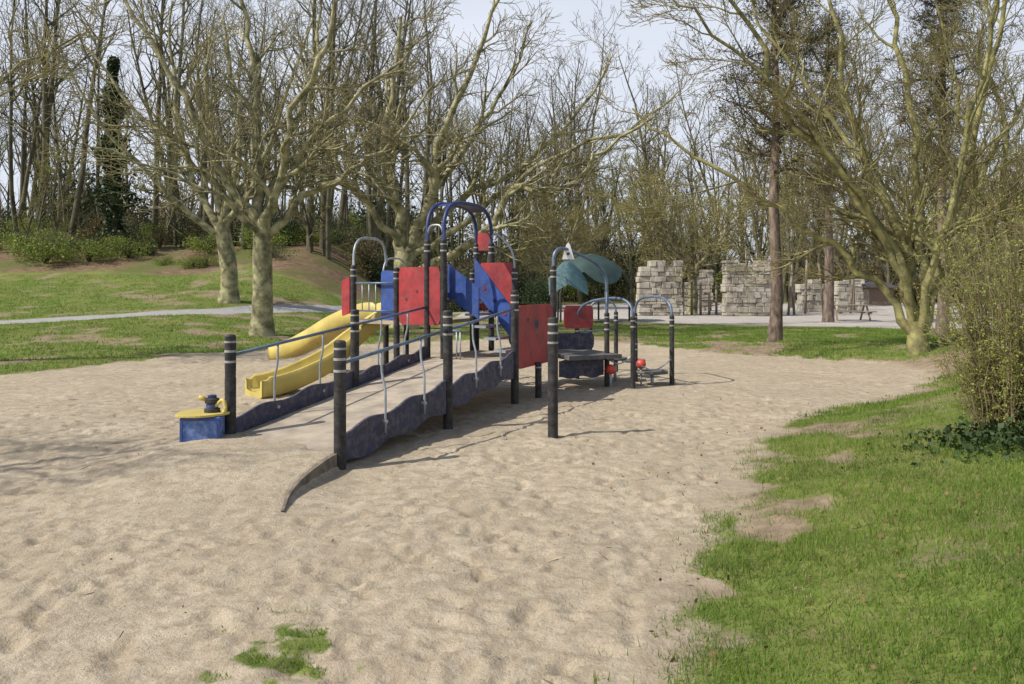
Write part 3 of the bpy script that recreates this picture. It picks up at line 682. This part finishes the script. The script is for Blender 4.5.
mb.f.append(tuple(range(28))[::-1]); mb.f.append(tuple(range(28,56))); mb.f+=[(i,(i+1)%28,(i+1)%28+28,i+28) for i in range(28)]; mb.m=[0]*30; mb.smooth=[False]*30
sobj(mb,'yellow_top',M_yel,.004)
q=c+ux*.08
for (z,r,h_,m_) in((.369,.080,.045,M_post),(.415,.06,.05,M_blue),(.466,.072,.05,M_post),(.517,.045,.03,M_arch)):
    mb=MB(); mb.lathe(q.x,q.y,[(z+.03,r,0),(z+.03+h_*.8,r,0),(z+.03+h_,r*.7,0)],18); sobj(mb,'sand_pump_part',m_)
mb=MB(); mb.tube(smooth([q+V(.04,-.02,.43),q+V(.13,-.05,.50),q+V(.16,-.06,.40),q+V(.13,-.06,.37)],4),[.02]*13,8,0,True); sobj(mb,'pump_handle',M_yel)
mb=MB(); mb.tube([q+V(-.05,-.03,.50),q+V(-.12,-.05,.53)],[.022,.026],10,0,True); sobj(mb,'pump_spout',M_yel)
# ------------------------------------------------------------ stone climbing walls
M_stone=mat('pale_stone',(.50,.46,.39),(.27,.245,.20),scale=1.6,rough=.95,bump=1,bscale=7)
M_mortar=mat('mortar',(.26,.235,.20),rough=1)
def stonewall(name,x0,x1,y,top,th,seed,notch):
    random.seed(seed); mb=MB(); z=0
    while z<top:
        hh=R(.14,.36); x=x0-(R(.0,.15)); 
        while x<x1-.05:
            w=min(R(.18,.75),x1-x+R(-.05,.12)); xm=(x+w/2-x0)/(x1-x0)
            lim=top*notch(xm)+R(-.15,.15)
            if z+hh*.5<lim and w>.1:
                o=R(-.07,.07); ta=R(-.02,.02); mb.box(V(x+w/2,y+o,z+hh/2+R(-.01,.01)),V(w/2-.006,R(-.02,.02),ta*w),V(0,th/2,0),V(-ta*hh,0,hh/2-.007))
            x+=w
        z+=hh
    o=mb.obj(name,[M_stone],None,bevel=.025)
    mb=MB(); n=10
    for k in range(n):
        xa=x0+(x1-x0)*k/n+.02; xb=x0+(x1-x0)*(k+1)/n; zz=max(.2,top*notch((k+.5)/n)-.35)
        mb.box(V((xa+xb)/2,y,zz/2-.05),V((xb-xa)/2,0,0),V(0,th/2-.09,0),V(0,0,zz/2+.05))
    mb.obj('mortar_core',[M_mortar],o); return o
stonewall('stone_climbing_wall',7.2,9.5,45,3.0,1.0,1,lambda t:1-.12*(t<.2)-.05*(t>.7))
stonewall('stone_climbing_wall.001',11.4,13.2,53,2.6,.9,2,lambda t:1-.25*(t<.4))
stonewall('stone_climbing_wall.002',11.9,14.7,44.5,3.05,1.0,3,lambda t:1-.14*(.35<t<.6)-.1*(t>.85))
stonewall('stone_climbing_wall.003',18.4,19.9,51,2.1,.9,4,lambda t:.6+.4*math.sin(t*3.1))
stonewall('stone_climbing_wall.004',22.0,23.6,54,2.6,.9,5,lambda t:.7+.3*t)
M_wood=mat('weathered_wood',(.30,.25,.19),(.17,.14,.105),scale=8,rough=.9,stretch=(1,1,.2))
BR=empty('rope_bridge')
def wpost(x,y,top,par,tilt=0): 
    mb=MB(); mb.tube([V(x,y,-.1),V(x+tilt,y,top)],[.075,.065],8,0,True); mb.obj('wooden_pole',[M_wood],par)
for i,x in enumerate((9.8,10.3,10.8,11.3,11.7)): wpost(x,45.6,1.9,BR)
for z in(.6,1.1,1.6):
    mb=MB(); mb.tube(smooth([V(9.5,45.6,z),V(10.6,45.6,z-.15),V(11.9,45.6,z)],5),[.03]*11,6); mb.obj('rope',[M_wood],BR)
BP=empty('climbing_poles')
for x,y,t,tl in((15.6,45,2.2,.2),(16.3,46,3.0,-.15),(17.3,47,3.2,.1),(18.4,47,3.0,-.3),(20.4,48,3.2,.2),(14.9,45.5,2.6,.0),(21.5,50,2.6,-.1)): wpost(x,y,t,BP,tl)
# canopy shelter
CN=empty('canopy_shelter'); M_can=mat('dark_green_canvas',(.03,.065,.06),(.018,.04,.04),scale=1.5,rough=.75)
mb=MB(); cx,cy=3.75,38; seg=48; rings=9
for i in range(rings+1):
    r=i/rings
    for j in range(seg):
        a=2*math.pi*j/seg; lobe=abs(math.cos(a*2.5)); rr=2.0*r*(1-.16*(1-lobe)*r); z=3.1-1.0*r**2.2+.12*(1-r)**3 - .35*lobe*r**3+.3*(1-lobe)*r**3
        mb.v.append(V(cx+rr*math.cos(a),cy+rr*math.sin(a),z))
for i in range(rings):
    for j in range(seg):
        a=i*seg+j;b_=i*seg+(j+1)%seg; mb.f.append((a,b_,b_+seg,a+seg)); mb.m.append(0); mb.smooth.append(True)
mb.obj('canopy',[M_can],CN)
for j in range(5):
    a=2*math.pi*j/5; mb=MB(); x,y=cx+1.85*math.cos(a),cy+1.85*math.sin(a)
    mb.tube([V(x,y,-.1),V(x,y,1.3),V(cx+1.5*math.cos(a),cy+1.5*math.sin(a),2.2)],[.05,.05,.04],8); mb.obj('canopy_leg',[M_post],CN)
mb=MB(); n=12
for i in range(n+1):
    t=i/n; xx=cx-2.1+1.75*t; zt=2.85-1.5*abs(t-.5)**1.5*1.6
    for k in range(5):
        s=k/4; mb.v.append(V(xx,cy-1.6-.9*s,zt*(1-s)+s*(1.75-1.0*abs(t-.5))+.15*math.sin(s*3.1)))
for i in range(n):
    for k in range(4): a=i*5+k; mb.f.append((a,a+1,a+6,a+5)); mb.m.append(0); mb.smooth.append(True)
mb.obj('side_awning',[mat('teal_canvas',(.06,.13,.15),(.04,.09,.11),rough=.7)],CN)
# picnic table
PT=empty('picnic_table',(16.3,38.5,0)); 
def pbox(c,u,v,w,n):
    mb=MB(); mb.box(V(*c),V(*u),V(*v),V(*w)); mb.obj(n,[M_wood],PT,bevel=.008)
for k in range(4): pbox((0,-.3+.2*k,.75),(.95,0,0),(0,.09,0),(0,0,.02),'table_board')
for s in(-1,1):
    pbox((0,s*.75,.45),(.95,0,0),(0,.14,0),(0,0,.02),'bench_seat')
    pbox((s*.7,0,.40),(.04,0,0),(0,.85,0),(0,0,.04),'cross_beam')
    pbox((s*.78,-.35,.35),(.035,0,0),(0,.04,0),(0,.22,.37),'leg_a'); pbox((s*.78,.35,.35),(.035,0,0),(0,.04,0),(0,-.22,.37),'leg_b')
HT=empty('park_hut',(30,68,0)); mb=MB(); mb.box(V(0,0,.75),V(1.9,0,0),V(0,1.5,0),V(0,0,.75)); mb.obj('hut_walls',[mat('hut_brick',(.20,.14,.11),rough=.9)],HT)
mb=MB(); mb.v=[V(-2.3,-1.9,1.5),V(2.3,-1.9,1.5),V(2.3,1.9,1.5),V(-2.3,1.9,1.5),V(-1.2,0,2.2),V(1.2,0,2.2)]; mb.f=[(0,1,5,4),(1,2,5),(2,3,4,5),(3,0,4),(3,2,1,0)]; mb.m=[0]*5; mb.smooth=[False]*5
mb.obj('hut_roof',[mat('hut_roof_mat',(.07,.06,.07),rough=.8)],HT)
mb=MB(); mb.box(V(-.6,-1.52,.7),V(.4,0,0),V(0,.03,0),V(0,0,.7)); mb.obj('hut_door',[M_wood],HT)
# ------------------------------------------------------------ light
w=bpy.data.worlds.new('World'); scene.world=w; w.use_nodes=True; nt=w.node_tree
sky=nt.nodes.new('ShaderNodeTexSky'); sky.sky_type='NISHITA'; sky.sun_disc=False
el=math.radians(46); d=V(.93,.36,0).normalized()
sky.sun_elevation=el; sky.sun_rotation=math.atan2(-d.x,-d.y)%(2*math.pi); sky.dust_density=2.0; sky.air_density=1.0
tcw=nt.nodes.new('ShaderNodeTexCoord'); mpw=nt.nodes.new('ShaderNodeMapping'); mpw.inputs['Scale'].default_value=(1,1,2.2)
nw=nt.nodes.new('ShaderNodeTexNoise'); nw.inputs['Scale'].default_value=2.2; nw.inputs['Detail'].default_value=7
nt.links.new(tcw.outputs['Generated'],mpw.inputs[0]); nt.links.new(mpw.outputs[0],nw.inputs['Vector'])
mr=nt.nodes.new('ShaderNodeMapRange'); mr.inputs[1].default_value=.3; mr.inputs[2].default_value=.7; mr.inputs[3].default_value=.75; mr.inputs[4].default_value=1.0
nt.links.new(nw.outputs['Fac'],mr.inputs[0])
# haze: thick and pale near the horizon, clearing to blue overhead
sx=nt.nodes.new('ShaderNodeSeparateXYZ'); nt.links.new(tcw.outputs['Generated'],sx.inputs[0])
mz=nt.nodes.new('ShaderNodeMapRange'); mz.interpolation_type='SMOOTHSTEP'; mz.inputs[1].default_value=.28; mz.inputs[2].default_value=.62; mz.inputs[3].default_value=1.0; mz.inputs[4].default_value=.08
nt.links.new(sx.outputs[2],mz.inputs[0])
mm=nt.nodes.new('ShaderNodeMath'); mm.operation='MULTIPLY'; nt.links.new(mr.outputs[0],mm.inputs[0]); nt.links.new(mz.outputs[0],mm.inputs[1])
mxw=nt.nodes.new('ShaderNodeMix'); mxw.data_type='RGBA'; nt.links.new(mm.outputs[0],mxw.inputs[0]); nt.links.new(sky.outputs[0],mxw.inputs[6]); mxw.inputs[7].default_value=(6.6,6.95,7.8,1)
nt.links.new(mxw.outputs[2],nt.nodes['Background'].inputs[0]); nt.nodes['Background'].inputs[1].default_value=.125
sl=bpy.data.lights.new('sun','SUN'); sl.energy=5.0; sl.angle=math.radians(.5); sl.color=(1,.94,.84)
so=bpy.data.objects.new('sun',sl); scene.collection.objects.link(so)
dirv=V(d.x*math.cos(el),d.y*math.cos(el),-math.sin(el)); so.rotation_euler=dirv.to_track_quat('-Z','Y').to_euler()
scene.view_settings.view_transform='Standard'; scene.view_settings.look='None'; scene.view_settings.exposure=0
cam=bpy.data.cameras.new('camera'); cam.lens=28; cam.sensor_width=36; cam.shift_y=-57/1024; cam.clip_end=1500; cam.clip_start=.05
co_=bpy.data.objects.new('camera',cam); scene.collection.objects.link(co_); co_.location=(0,0,1.72); co_.rotation_euler=(math.radians(90),0,0)
scene.camera=co_
